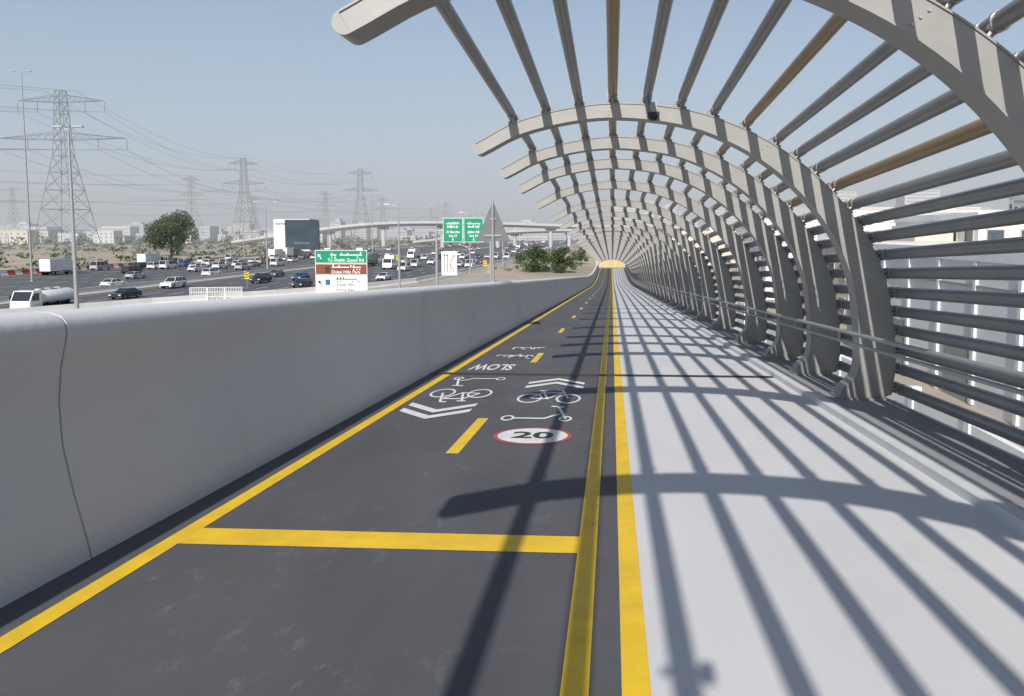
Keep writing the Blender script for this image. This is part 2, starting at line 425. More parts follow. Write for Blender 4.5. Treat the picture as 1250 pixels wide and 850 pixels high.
for x in (-35,-76,-82,-128): dash(x,135 if x==-35 else 45,1400,.2,M_yel if x in(-76,-82) else M_wht)
mb.obj('highway_lane_markings',fix=False)
jp=[(-.3,0),(-.3,.12),(-.14,.4),(-.09,.85),(.09,.85),(.14,.4),(.3,.12),(.3,0)]
def jersey(name,line,m,sc_=1.0):
    mb=MB(); secs=[]
    for i,p in enumerate(line):
        a=Vector(line[max(0,i-1)]); b=Vector(line[min(len(line)-1,i+1)]); d=(b-a).normalized(); n=Vector((d.y,-d.x))
        secs.append([Vector((p[0]+n.x*u*sc_,p[1]+n.y*u*sc_,GZ+v*sc_)) for u,v in jp])
    mb.sweep(secs,m); return mb.obj(name)
M_wcon=mat('white_painted_barrier',(0.66,0.66,0.64),0.7,0,.1,.4)
jersey('concrete_barrier',[(-78,50),(-66.2,70),(-57,88),(-48.6,100.5),(-40.5,113.5),(-35.4,131),(-33.4,160),(-33.4,900)],M_wcon,1.25)
jersey('median_barrier',[(-79,20),(-79,400),(-79,1200)],M_conc)
mb=MB(); mb.box((-79,1510,GZ+.03),(3.6,2980,.16),M_conc); mb.obj('median_kerb')
M_rpl=mat('red_plastic',(0.55,0.06,0.04),.5); M_wpl=mat('white_plastic',(0.7,0.7,0.7),.5)
mb=MB(); y=70
i=0
while y<215:
    mb.sweep([[Vector((-130.5+u*1.2,yy,GZ+v*1.2)) for u,v in jp] for yy in (y,y+1.9)],M_rpl if i%2 else M_wpl); y+=2; i+=1
mb.obj('plastic_barrier_row')
mb=MB(); mb.poly([(-150,40,GZ+.02),(-139,40,GZ+.02),(-139,900,GZ+.02),(-150,900,GZ+.02)],M_hwy); mb.obj('service_road',fix=False)
M_pav=mat('paving',(.36,.34,.31),.85,0,.14,.5,dirt=.5,dirtc=(.25,.23,.2))
mb=MB(); mb.poly([(-31,60,GZ+.015),(-8,60,GZ+.015),(-10,150,GZ+.015),(-32.6,150,GZ+.015)],M_pav); mb.obj('gore_pavement',fix=False)

# white mesh fence panels near the ramp gore
mb=MB()
def fencepanel(x0,y0,x1,y1):
    a=Vector((x0,y0,GZ)); b=Vector((x1,y1,GZ))
    for z in (.15,.75,1.35,1.95): mb.beam(a+Vector((0,0,z)),b+Vector((0,0,z)),.07,M_wpl)
    for k in range(11):
        p=a.lerp(b,k/10); mb.beam(p,p+Vector((0,0,2)),.07 if k%10 else .11,M_wpl)
for i in range(3): fencepanel(-55.0+i*2.1,93.0+i*.5,-53.0+i*2.1,93.5+i*.5)
mb.obj('mesh_fence')

# ------------------------------------------------------------------ vehicles
M_glass=mat('vehicle_glass',(0.03,0.035,0.04),.12,0,.1); M_tyre=mat('tyre_rubber',(0.02,0.02,0.02),.85); M_rim=mat('wheel_rim',(0.4,0.4,0.4),.35,.8)
M_tail=mat('tail_light',(0.45,0.02,0.02),.3); M_head=mat('head_light',(0.75,0.75,0.72),.2)
PC={}
def paint(c):
    if c not in PC:
        cc={'white':(.72,.72,.71),'black':(.025,.026,.03),'grey':(.16,.165,.17),'silver':(.42,.43,.44),'red':(.42,.03,.03),'blue':(.04,.09,.26),'beige':(.45,.38,.28),'green':(.04,.22,.10),'yellow':(.6,.42,.05)}[c]
        m=mat('car_paint_'+c,cc,.3,0.0,.03); m.node_tree.nodes['Principled BSDF'].inputs['Coat Weight'].default_value=.6; PC[c]=m
    return PC[c]
def wheel(mb,x,y,r=.33,w=.22):
    mb.cyl((x-w/2,y,r),(x+w/2,y,r),r,M_tyre,16); sx=1 if x>0 else -1
    mb.cyl((x+sx*w/2,y,r),(x+sx*(w/2+.01),y,r),r*.62,M_rim,10)
def insq(mb,q,i,o,m):
    q=[Vector(p) for p in q]; c=sum(q,Vector())/4; n=(q[1]-q[0]).cross(q[2]-q[0]).normalized()
    mb.poly([p.lerp(c,i)+n*o for p in q],m)
def carmesh(kind,c):
    mb=MB(); pm=paint(c)
    if kind=='sedan': pr=[(-2.25,.28),(-2.3,.6),(-2.22,.92),(-1.6,1.0),(.95,.95),(2.0,.80),(2.27,.62),(2.3,.3)]; cb=(-1.85,1.15,.97,-1.15,.25,1.44); W=.9; wy=1.38; wr=.33
    elif kind=='suv': pr=[(-2.35,.34),(-2.4,.7),(-2.36,1.08),(-2.2,1.12),(1.0,1.10),(2.1,1.0),(2.35,.8),(2.38,.35)]; cb=(-2.3,1.2,1.11,-2.05,.45,1.80); W=.96; wy=1.45; wr=.39
    else: pr=[(-2.6,.32),(-2.65,.7),(-2.62,1.15),(-2.5,1.2),(1.7,1.15),(2.35,1.0),(2.55,.75),(2.58,.32)]; cb=(-2.6,1.95,1.18,-2.5,1.15,2.15); W=.98; wy=1.6; wr=.36
    secs=[]
    for x,k in ((-W,1),(-W+.06,0),(W-.06,0),(W,1)):
        secs.append([Vector((x,y*(.985 if k else 1),z if z<.7 else z-(.05 if k else 0))) for y,z in pr])
    mb.sweep(secs,pm)
    y0,y1,z0,t0,t1,z1=cb; wb=W-.08; wt=W-.26 if kind!='van' else W-.14
    B=[(-wb,y0,z0),(wb,y0,z0),(wb,y1,z0),(-wb,y1,z0)]; T=[(-wt,t0,z1),(wt,t0,z1),(wt,t1,z1),(-wt,t1,z1)]
    for i in range(4):
        j=(i+1)%4; mb.poly([B[i],B[j],T[j],T[i]],pm)
        if i in(1,3):
            n=3 if kind!='sedan' else 2
            for k in range(n):
                if kind=='van' and k==0 and c=='white': continue
                def mix(a,b,t): return Vector(a).lerp(Vector(b),t)
                q=[mix(B[i],B[j],k/n),mix(B[i],B[j],(k+1)/n),mix(T[i],T[j],(k+1)/n),mix(T[i],T[j],k/n)]
                insq(mb,q,.14,.012,M_glass)
        else: insq(mb,[B[i],B[j],T[j],T[i]],.1,.012,M_glass)
    mb.poly(T,pm)
    for sx in(-1,1):
        for y in(-wy,wy): wheel(mb,sx*(W-.1),y,wr)
        mb.box((sx*(W-.2),pr[0][0]-.03,.78 if kind=='sedan' else .95),(.3,.08,.16),M_tail)
        mb.box((sx*(W-.22),pr[-1][0]-.06,.62 if kind=='sedan' else .78),(.32,.1,.14),M_head)
        mb.box((sx*(W+.06),.75,z0+.02),(.16,.1,.12),pm)
    mb.box((0,pr[0][0]-.03,.4),(1.5,.1,.18),M_black); mb.box((0,pr[-1][0]+.01,.42),(1.4,.06,.2),M_black)
    return mb.mesh(kind,None,fix=False)
CM={}
def car(kind,c,x,y,rot=0.0):
    k=(kind,c)
    if k not in CM: CM[k]=carmesh(kind,c)
    o=bpy.data.objects.new({'sedan':'car','suv':'suv','van':'van'}[kind],CM[k]); COL.objects.link(o); o.location=(x,y,GZ+.03); o.rotation_euler=(0,0,rot)
def truckmesh(kind,c):
    mb=MB(); pm=paint(c); L=7.5 if kind=='tanker_truck' else 8.5
    mb.box((0,-.2,.75),(.9,L-.4,.22),M_black)
    y0=L/2-1.9
    pr=[(y0,.5),(y0,2.6),(y0+.2,2.75),(y0+1.2,2.7),(y0+1.75,1.6),(y0+1.85,.5)]
    mb.sweep([[Vector((x,y,z)) for y,z in pr] for x in(-1.15,1.15)],pm)
    insq(mb,[(-1.1,y0+1.75,1.62),(1.1,y0+1.75,1.62),(1.1,y0+1.22,2.66),(-1.1,y0+1.22,2.66)][::-1],.08,.03,M_glass)
    for sx in(-1,1):
        mb.poly([(sx*1.165,y0+.45,1.65),(sx*1.165,y0+1.55,1.65),(sx*1.165,y0+1.12,2.45),(sx*1.165,y0+.45,2.45)],M_glass)
        for y in (y0+1.0,-L/2+2.0,-L/2+.9): wheel(mb,sx*1.02,y,.48,.3)
        mb.box((sx*1.3,y0+1.5,2.0),(.15,.12,.45),M_black)
        mb.box((sx*.9,-L/2+.05,.85),(.3,.08,.18),M_tail)
    if kind=='tanker_truck':
        n=20; secs=[]
        for y,k in ((-L/2+.1,.6),(-L/2+.2,.92),(-L/2+.4,1),(y0-.5,1),(y0-.3,.92),(y0-.2,.6)):
            secs.append([Vector((1.12*k*math.cos(2*math.pi*i/n),y,1.85+.82*k*math.sin(2*math.pi*i/n))) for i in range(n)])
        mb.sweep(secs,pm)
        for y in (-1.9,-.4,1.0): mb.cyl((0,y-.0,2.6),(0,y,2.82),.3,pm,12)
        mb.box((0,-.6,2.75),(.5,3.6,.04),M_galv)
        for y in (-2.4,-.8,.8): mb.box((0,y,1.1),(2.1,.15,.5),M_black)
    else:
        mb.box((0,-.95,2.2),(2.4,L-2.1,2.6),pm if kind=='box_truck' else paint('grey'))
        for y in (-3.5,-2,-.5,1): mb.box((0,y-.3,2.2),(2.44,.06,2.56),M_wpl)
    return mb.mesh(kind,30)
def truck(kind,c,x,y,rot=0.0):
    k=(kind,c)
    if k not in CM: CM[k]=truckmesh(kind,c)
    o=bpy.data.objects.new(kind,CM[k]); COL.objects.link(o); o.location=(x,y,GZ+.03); o.rotation_euler=(0,0,rot)
PI=math.pi
truck('tanker_truck','white',-64.3,80,PI)
car('sedan','black',-67.5,98.5,PI); car('sedan','white',-83.5,119,0)
truck('box_truck','white',-121,155); truck('dump_truck','white',-126,161)
car('suv','black',-108,160); car('van','white',-113,182); car('suv','white',-112,200,0); car('van','white',-105,196)
car('suv','white',-81-2.8,150,0); car('suv','black',-64,131,PI); car('sedan','blue',-60,139,PI); car('suv','black',-46.5,119,PI)
car('sedan','black',-52,121,PI); car('sedan','red',-62,166,PI); car('suv','green',-56,150,PI)
car('sedan','silver',-95,142,0); car('suv','white',-72.5,118,PI); car('sedan','white',-98.8,170,0); car('sedan','white',-68.9,172,PI); car('suv','silver',-91.5,178,0)
truck('box_truck','white',-56,185,PI); car('sedan','white',-44,140,PI); car('van','white',-50,175,PI); car('sedan','grey',-70,150,PI)
cols=['white']*8+['silver','grey','black','beige','blue','red','black','white','grey']
occ=[(-56,185),(-50,175),(-113,182),(-112,200),(-105,196),(-91.5,178)]
for k in range(240):
    lane=random.choice(range(11)); side=random.random()<.5
    x=(-74.6+3.7*lane) if side else (-126.1+3.7*lane)
    y=190+random.random()**1.3*560
    if not side and random.random()<.5: y=random.uniform(175,300)
    if any(abs(x-a)<2 and abs(y-b)<9 for a,b in occ): continue
    occ.append((x,y)); r=random.random()
    if r<.1: truck(random.choice(['box_truck','dump_truck']),'white',x,y,PI if side else 0)
    else: car(random.choice(['sedan','sedan','suv','van']),random.choice(cols),x,y,PI if side else 0)

# ------------------------------------------------------------------ lamps
def lamp(x,y,h,arm=2.2,double=True,ang=0):
    mb=MB(); mb.cyl((0,0,0),(0,0,h),.2,M_galv,12,r2=.09); mb.cyl((0,0,0),(0,0,.3),.3,M_galv,12)
    for sx in ((-1,1) if double else (1,)):
        mb.cyl((0,0,h-.15),(sx*arm,0,h+.25),.06,M_galv,8,r2=.04)
        mb.box((sx*(arm+.35),0,h+.25),(1.0,.36,.14),M_galv,top=.8); mb.box((sx*(arm+.35),0,h+.17),(.7,.26,.03),M_wpl)
    mb.obj('street_lamp',40,loc=(x,y,GZ),rot=ang)
lamp(-108.5,132,38.5,1.2); lamp(-50.0,66,18.6,.6)
lamp(-79,240,22); lamp(-79,330,22); lamp(-79,430,22); lamp(-79,560,22)
lamp(-34.5,118,13.5,1.6,False,PI); lamp(-32,165,13.5,1.6,False,PI); lamp(-32,215,13.5,1.6,False,PI); lamp(-32,280,13.5,1.6,False,PI)
lamp(-133,175,14,1.5,False); lamp(-133,260,16,1.5,False); lamp(-133,340,16,1.5,False); lamp(-133,430,16,1.5,False)
lamp(-79,165,16,2)

# ------------------------------------------------------------------ signs
M_sg=mat('sign_green',(0.0,0.25,0.13),.4,0,.04); M_sb=mat('sign_brown',(0.22,0.06,0.03),.4,0,.04); M_sw=mat('sign_white',(0.75,0.75,0.75),.4,0,.03); M_sblue=mat('sign_blue',(0.02,0.12,0.45),.4); M_sy=mat('sign_yellow',(0.75,0.62,0.02),.4)
M_back=mat('sign_back_aluminium',(0.15,0.155,0.17),.55,.2,.06)
def scrib(mb,x,z,w,y,m,t=.09,seed=1):
    rr=random.Random(seed); n=max(3,int(w/.22)); step=w/n
    for i in range(n):
        xx=x-w/2+step*(i+.5); h=rr.choice([.0,.12,.2,.05])
        if rr.random()<.85: mb.poly([(xx-step*.5,y,z),(xx+step*.42,y,z),(xx+step*.42,y,z+t),(xx-step*.5,y,z+t)],m)
        if h>.06: mb.poly([(xx-t/2,y-.002,z),(xx+t/2,y-.002,z),(xx+t/2,y-.002,z+t+h),(xx-t/2,y-.002,z+t+h)],m)
        if rr.random()<.4: mb.poly([(xx-.05,y-.001,z-.16),(xx+.05,y-.001,z-.16),(xx+.05,y-.001,z-.08),(xx-.05,y-.001,z-.08)],m)
def arrow(mb,cx,cz,r,ang,y,m):
    ca,sa=math.cos(ang),math.sin(ang)
    for pts in ([(-1,-.14),(.3,-.14),(.3,.14),(-1,.14)],[(.1,-.6),(1,0),(.1,.6)]):
        mb.poly([(cx+r*(u*ca-v*sa),y-(0 if len(pts)==4 else .001),cz+r*(u*sa+v*ca)) for u,v in pts],m)
e=empty('direction_sign',(-19.9,53.2,0)); zb=-2.75
mb=MB(); mb.box((0,.05,zb+1.65),(3.9,.08,3.34),M_back)
for sx in(-1.3,1.3): mb.cyl((sx,.22,GZ),(sx,.22,zb+3.2),.09,M_galv,10)
mb.obj('panel_and_posts',parent=e)
mb=MB(); y=0.0
for z0,z1,m in ((2.35,3.32,M_sg),(1.50,2.32,M_sb),(0,1.47,M_sw)):
    mb.poly([(-1.95,y,zb+z0),(1.95,y,zb+z0),(1.95,y,zb+z1),(-1.95,y,zb+z1)],M_sw); i=.04
    if m is not M_sw: mb.poly([(-1.95+i,y-.005,zb+z0+i),(1.95-i,y-.005,zb+z0+i),(1.95-i,y-.005,zb+z1-i),(-1.95+i,y-.005,zb+z1-i)],m)
yy=y-.012
text_into(mb,'To Sheikh Zayed Rd',M_sw,lambda u,v:Vector((.35+u,yy,zb+2.58+v)),.33,bold=.004)
scrib(mb,.4,zb+2.92,2.4,yy,M_sw,.08,3); arrow(mb,-1.6,zb+2.85,.24,2.2,yy,M_sw)
text_into(mb,'Dubai Hills Park',M_sw,lambda u,v:Vector((.35+u,yy,zb+1.70+v)),.33,bold=.004)
scrib(mb,.4,zb+2.02,2.2,yy,M_sw,.08,5); mb.poly([(-1.2,yy,zb+1.65),(-.85,yy,zb+1.65),(-.85,yy,zb+2.1),(-1.2,yy,zb+2.1)],M_blkp)
text_into(mb,'Dubai Hills',M_blkp,lambda u,v:Vector((.3+u,yy,zb+.78+v)),.3)
text_into(mb,'Parking 300m',M_blkp,lambda u,v:Vector((.3+u,yy,zb+.38+v)),.26)
scrib(mb,.5,zb+1.15,1.8,yy,M_blkp,.07,8); mb.poly([(-1.2,yy,zb+.75),(-.85,yy,zb+.75),(-.85,yy,zb+1.15),(-1.2,yy,zb+1.15)],M_sblue)
arrow(mb,-1.6,zb+.9,.24,2.2,yy,M_blkp)
mb.obj('sign_face',parent=e,fix=False)
e=empty('gantry_sign',(-22.6,112,0)); zb=.6
mb=MB()
for sx in(-4.4,4.0):
    mb.cyl((sx,.4,GZ),(sx,.4,zb+1.2),.2,M_galv,12)
for z in(zb+.4,zb+1.6): mb.cyl((-4.4,.4,z),(4.0,.4,z),.11,M_galv,8)
for k in range(7): mb.beam((-4.4+k*1.2,.4,zb+.4),(-3.2+k*1.2,.4,zb+1.6),.08,M_galv)
for cx in(-1.75,1.45): mb.box((cx,.15,zb+1.7),(3.05,.08,3.7),M_back)
mb.obj('gantry_frame',parent=e)
mb=MB()
for cx,t in((-1.75,'Al Barsha'),(1.45,'Jebel Ali')):
    mb.poly([(cx-1.52,.10,zb-.15),(cx+1.52,.10,zb-.15),(cx+1.52,.10,zb+3.55),(cx-1.52,.10,zb+3.55)],M_sw)
    mb.poly([(cx-1.45,.09,zb-.08),(cx+1.45,.09,zb-.08),(cx+1.45,.09,zb+3.48),(cx-1.45,.09,zb+3.48)],M_sg)
    scrib(mb,cx,zb+2.6,2.1,.08,M_sw,.12,11+int(cx)); scrib(mb,cx,zb+2.1,1.8,.08,M_sw,.12,17+int(cx))
    text_into(mb,t,M_sw,lambda u,v:Vector((cx+u,.08,zb+1.4+v)),.55,bold=.01)
    text_into(mb,'Exit 39',M_sw,lambda u,v:Vector((cx+u,.08,zb+.8+v)),.45,bold=.01)
    arrow(mb,cx,zb+.3,.28,-PI/2,.08,M_sw)
mb.obj('sign_face',parent=e,fix=False)
e=empty('lane_diagram_sign',(-17.6,79,0)); zb=-2.75
mb=MB(); mb.box((0,.04,zb+1.3),(1.7,.06,2.6),M_back)
for sx in(-.5,.5): mb.cyl((sx,.15,GZ),(sx,.15,zb+2.5),.06,M_galv,8)
mb.obj('panel_and_posts',parent=e)
mb=MB(); mb.poly([(-.85,0,zb),(.85,0,zb),(.85,0,zb+2.6),(-.85,0,zb+2.6)],M_sw)
def bar2(x0,z0,x1,z1,w,m,yy_):
    d=Vector((x1-x0,z1-z0)).normalized()*w/2; mb.poly([(x0-d.y,yy_,z0+d.x),(x0+d.y,yy_,z0-d.x),(x1+d.y,yy_,z1-d.x),(x1-d.y,yy_,z1+d.x)],m)
bar2(-.5,zb+.3,-.5,zb+2.2,.06,M_blkp,-.01); bar2(-.2,zb+.3,-.2,zb+2.2,.06,M_blkp,-.01); bar2(.1,zb+.3,.1,zb+1.4,.06,M_redp,-.01); bar2(.1,zb+1.38,.5,zb+2.1,.08,M_redp,-.012)
bar2(.5,zb+.4,.15,zb+1.2,.08,M_redp,-.014); arrow(mb,-.5,zb+2.1,.22,PI/2,-.013,M_blkp); arrow(mb,-.2,zb+2.1,.22,PI/2,-.013,M_blkp); arrow(mb,.5,zb+2.05,.22,1.05,-.013,M_redp)
mb.obj('sign_face',parent=e,fix=False)
s0=21.9; mb=MB(); tr=[(-.52,2.78),(.50,2.78),(.0,3.97)]
def rnd(tr,r=.07):
    o=[]
    for i in range(3):
        p=Vector(tr[i]); a=(Vector(tr[i-1])-p).normalized(); b=(Vector(tr[(i+1)%3])-p).normalized()
        for t in(0,.25,.5,.75,1): 
            q=p+a*r*(1-t)+b*r*t; q=q+(p-q)*.35*(1-abs(2*t-1)); o.append(q)
    return o
T=rnd(tr); X0=-3.55
mb.sweep([[P(X0+p[0],s0,p[1]) + Vector((0,dy,0)) for p in T] for dy in(.03,.04)],M_back)
mb.cyl(P(X0,s0-.02,1.2),P(X0,s0-.02,4.0),.035,M_galv,10)
for z in(2.95,3.45): mb.box(P(X0,s0+.01,z),(.16 if z>3.2 else .5,.03,.05),M_galv)
mb.box(P(X0+.1,s0,1.4)-Vector((.3,0,0)),(.02,.2,.35),M_galv); mb.cyl(P(X0,s0-.02,1.56),P(X0,s0-.02,1.60),.09,M_galv,12)
mb.obj('triangular_traffic_sign')
for (x,y,zc_) in ((-21,126,3),(-53,180,3),(-60,118,2.2),(-26,150,3)):
    mb=MB(); mb.cyl((0,0,0),(0,0,zc_),.05,M_galv,8); mb.box((0,-.06,zc_+.0),(.75,.04,1.3),M_sy)
    for k in range(3): mb.poly([(-.35,-.085,zc_-.5+k*.4),(.35,-.085,zc_-.3+k*.4),(.35,-.085,zc_-.12+k*.4),(-.35,-.085,zc_-.32+k*.4)],M_blkp)
    mb.obj('hazard_marker_sign',loc=(x,y,GZ))

# billboard
e=empty('billboard',(-163,372,0))
M_scr=mat('billboard_screen',(0.014,0.034,0.055),.8,0,.6,.12); M_bw=mat('billboard_white',(0.68,0.69,0.70),.5,0,.05,.2)
mb=MB()
mb.box((-2,4,GZ+8.2),(19,7,16.4),M_bw)
for x in(-8,4): mb.box((x,4,GZ+.6),(2,5,1.4),M_conc)
mb.obj('housing',parent=e)
mb=MB(); mb.poly([(-5.0,.34,GZ+1.2),(11.8,.34,GZ+1.2),(11.8,.34,GZ+15.6),(-5.0,.34,GZ+15.6)],M_scr)
mb.box((3.4,.42,GZ+8.4),(17.6,.1,15.2),M_black); mb.box((9.9,1.5,GZ+8.2),(4.2,1.8,14.9),M_black)
text_into(mb,'DWTN',M_blkp,lambda u,v:Vector((-7.9+u,.45,GZ+13.8+v)),1.6,bold=.02)
text_into(mb,'SELLING FAST',M_galv,lambda u,v:Vector((3.5+u,.30,GZ+4+v)),1.3)
mb.obj('screen',parent=e,fix=False)

# ------------------------------------------------------------------ pylons and wires
ARMS=((.70,.40),(.93,.27))
def pylon(x,y,h,rot=0.0,a=1.0):
    mb=MB(); lv=[0,.14,.27,.39,.5,.6,.70,.78,.86,.93,1.0]
    def w(t): return (.135*(1-t/.62)+.038*(t/.62) if t<.62 else .038*(1-(t-.62)/.38)+.022*((t-.62)/.38))*h
    def c(t,i): q=w(t); return Vector(((-q,q,q,-q)[i],(-q,-q,q,q)[i],t*h))
    for a_,b in zip(lv[:-1],lv[1:]):
        for i in range(4):
            j=(i+1)%4; mb.beam(c(a_,i),c(b,i),.28,M_lat); mb.beam(c(a_,i),c(b,j),.15,M_lat); mb.beam(c(a_,j),c(b,i),.15,M_lat); mb.beam(c(b,i),c(b,j),.15,M_lat)
    for (t,L) in ARMS:
        L*=h*a; zt=t*h; hh=.045*h
        for sx in(-1,1):
            tipp=Vector((sx*L,0,zt+.01*h))
            for sy in(-1,1):
                a0=Vector((sx*w(t),sy*w(t),zt)); b=Vector((sx*w(t),sy*w(t),zt+hh))
                mb.beam(a0,tipp,.2,M_lat); mb.beam(b,tipp,.2,M_lat); 
                n=7
                for k in range(n):
                    p=a0.lerp(tipp,k/n); q=b.lerp(tipp,(k+.5)/n); r=a0.lerp(tipp,(k+1)/n); mb.beam(p,q,.11,M_lat); mb.beam(q,r,.11,M_lat)
            for fr in (.55,1.0):
                pt=Vector((sx*L*fr,0,zt)); mb.cyl(pt,pt-Vector((0,0,.06*h)),.16,M_lat,6)
    mb.obj('electricity_pylon',loc=(x,y,GZ),rot=rot,fix=False)
def attach(x,y,h,rot,a=1.0):
    pts=[]
    for t,L in ARMS:
        for sx in(-1,1):
            for fr in(.55,1.0):
                u=sx*L*h*fr*a; pts.append(Vector((x+u*math.cos(rot),y+u*math.sin(rot),GZ+t*h-.06*h)))
    for sx in(-1,1):
        u=sx*.1*h; pts.append(Vector((x+u*math.cos(rot),y+u*math.sin(rot),GZ+h)))
    return pts
wires=MB()
def span(A,B,sag):
    for p,q in zip(A,B):
        pts=[]
        for k in range(17):
            t=k/16; r=p.lerp(q,t); r.z-=4*sag*t*(1-t); pts.append(r)
        for a,b in zip(pts[:-1],pts[1:]): wires.cyl(a,b,.07,M_lat,4,cap=False)
R1=[(-330,40,74,.1),(-256,334,75,.05),(-300,590,70,.1,.62),(-262,760,76,.1,.6),(-393,1250,70,.2,.7)]
R2=[(-620,380,72,-.3),(-447,765,70,-.2,.6),(-418,1060,70,-.1,.6),(-330,1450,70,0,.7)]
R3=[(-760,900,68,-.2),(-560,1130,66,0,.7),(-420,1700,66,0)]
for R_ in (R1,R2,R3):
    for p in R_[0 if R_ is not R1 else 1:]: pylon(*p)
    for a,b in zip(R_[:-1],R_[1:]): span(attach(*a),attach(*b),9)
wires.obj('power_lines',fix=False)

# ------------------------------------------------------------------ flyover
def flyover(pts,w,th,pierstep):
    mb=MB(); secs=[]
    fine=[]
    for p in smooth([tuple(p) for p in pts],6): fine.append(Vector(p))
    for i,p in enumerate(fine):
        a=fine[max(0,i-1)]; b=fine[min(len(fine)-1,i+1)]; d=(b-a); d.z=0; d.normalize(); n=Vector((d.y,-d.x,0))
        secs.append([p+n*u+Vector((0,0,v)) for u,v in ((-w/2,1.0),(-w/2,-.5),(-w/3,-th),(w/3,-th),(w/2,-.5),(w/2,1.0),(w/2-.3,1.0),(w/2-.3,0),(-w/2+.3,0),(-w/2+.3,1.0))])
    mb.sweep(secs,M_far)
    acc=0
    for a,b in zip(fine[:-1],fine[1:]):
        acc+=(b-a).length
        if acc>pierstep and b.z>GZ+4:
            acc=0; mb.cyl((b.x,b.y,GZ),(b.x,b.y,b.z-th+.1),1.3,M_far,12); mb.box((b.x,b.y,b.z-th-.7),(w*.6,2.2,1.4),M_far)
    mb.obj('flyover_bridge',30)
flyover([(-245,470,-4),(-205,462,1),(-165,455,6.0),(-130,455,8.2),(-80,460,8.0),(-30,470,6.5),(30,480,5.5),(160,500,4.5)],11,1.9,32)
flyover([(-150,560,-5),(-110,545,-1),(-70,530,3),(-20,520,4),(60,530,4.2),(160,560,4)],10,1.8,36)

# ------------------------------------------------------------------ trees
M_l1=mat('leaf_light',(0.085,0.13,0.04),.7,0,.3,1.5); M_l2=mat('leaf_dark',(0.035,0.06,0.02),.8,0,.3,1.5); M_bark=mat('bark',(0.16,0.12,0.08),.9,0,.3,4)
def tree(x,y,h,w,leaf,n,seed,name='tree',low=.25):
    rr=random.Random(seed); e=empty(name,(x,y,GZ)); mb=MB()
    mb.cyl((0,0,0),(0.1,0,h*.4),h*.035,M_bark,8,r2=h*.022)
    cl=[]
    for k in range(26):
        a=rr.uniform(0,2*PI); r=(rr.random()**.5)*w*.42; z=h*rr.uniform(low,.9); 
        sc_=math.sqrt(max(.05,1-((z/h-.52)/.5)**2)); c=Vector((r*math.cos(a)*sc_,r*math.sin(a)*sc_,z)); cl.append((c,rr.uniform(.12,.22)*w))
        if k%2==0: mb.cyl((0.05,0,h*rr.uniform(.15,.4)),c,h*.012,M_bark,5,r2=h*.004)
    mb.obj('trunk_and_limbs',parent=e,fix=False)
    mb=MB()
    for i in range(n):
        c,r=rr.choice(cl); d=Vector((rr.gauss(0,1),rr.gauss(0,1),rr.gauss(0,.8))).normalized()*r*rr.random()**.4; p=c+d
        if p.z<h*.05: continue
        u=Vector((rr.gauss(0,1),rr.gauss(0,1),rr.gauss(0,1))).normalized(); v=u.cross(Vector((rr.gauss(0,1),rr.gauss(0,1),rr.gauss(0,1)))).normalized(); s=leaf*rr.uniform(.6,1.3)
        mb.poly([p-u*s,p+v*s*.5,p+u*s,p-v*s*.5],M_l1 if rr.random()<.5 else M_l2)
    mb.obj('foliage',parent=e,fix=False)
tree(-178,289,17,19,.46,9500,1); tree(-18.0,172,5.6,8.5,.2,7000,2,'bush_tree',.08); tree(-11.4,168,5.9,5.6,.2,6000,3,'bush_tree',.08)
tree(-200,330,6,8,.3,1500,6)
tree(-9,215,5,6,.2,1800,9); 
rr=random.Random(5); mb=MB()
for k in range(1700):
    if rr.random()<.93: x=-140-rr.random()**1.2*420; y=rr.uniform(110,800)
    else: x=rr.uniform(-30,-8); y=rr.uniform(175,260)
    R_=rr.uniform(.5,1.9) if x<-100 else rr.uniform(.2,.7)
    for i in range(16):
        p=Vector((x+rr.gauss(0,.6)*R_,y+rr.gauss(0,.6)*R_,GZ+rr.random()*R_*.9)); u=Vector((rr.gauss(0,1),rr.gauss(0,1),rr.gauss(0,1))).normalized(); v=u.cross(Vector((0.3,.2,1))).normalized(); s=R_*.42
        mb.poly([p-u*s,p+v*s*.6,p+u*s,p-v*s*.6],M_l1 if rr.random()<.5 else M_l2)
mb.obj('desert_scrub',fix=False)

# ------------------------------------------------------------------ buildings
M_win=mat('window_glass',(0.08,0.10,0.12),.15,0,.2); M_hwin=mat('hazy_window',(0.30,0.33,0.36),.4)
def bmat(c): return mat('render_%d'%int(c[0]*100),c,.85,0,.06,.3)
def building(x,y,w,d,h,m,fl=3.4,win=True,rot=0.0,name='building'):
    mb=MB(); mb.box((0,0,h/2),(w,d,h),m); mb.box((0,0,h+.35),(w+.3,d+.3,.7),m); mb.box((w*.2,0,h+1.5),(w*.25,d*.3,1.8),m)
    n=max(1,int(h/fl))
    if win:
        for f in range(n):
            z=fl*(f+.55)
            k=int(w/3.2)
            for i in range(k):
                xx=-w/2+w*(i+.5)/k
                mb.box((xx,-d/2-.03,z),(1.9,.1,1.7),M_conc); mb.box((xx,-d/2-.07,z),(1.6,.06,1.4),M_win)
            k=int(d/3.2)
            for i in range(k):
                yy=-d/2+d*(i+.5)/k
                mb.box((-w/2-.03,yy,z),(.1,1.9,1.7),M_conc); mb.box((-w/2-.07,yy,z),(.06,1.6,1.4),M_win)
    else:
        for i in range(int(d/4)):
            yy=-d/2+d*(i+.5)/int(d/4); mb.box((-w/2-.06,yy,h/2),(.16,.3,h-.1),m)
            if i%2: mb.box((-w/2-.03,yy+2,1.7),(.1,2.8,3.4),M_galv)
        mb.box((-w/2-.05,0,h-1.3),(.14,d-.6,.12),M_galv)
    mb.obj(name,loc=(x,y,GZ),rot=rot)
bw=bmat((.74,.75,.76)); bb=bmat((.60,.55,.47)); bg=bmat((.56,.58,.60))
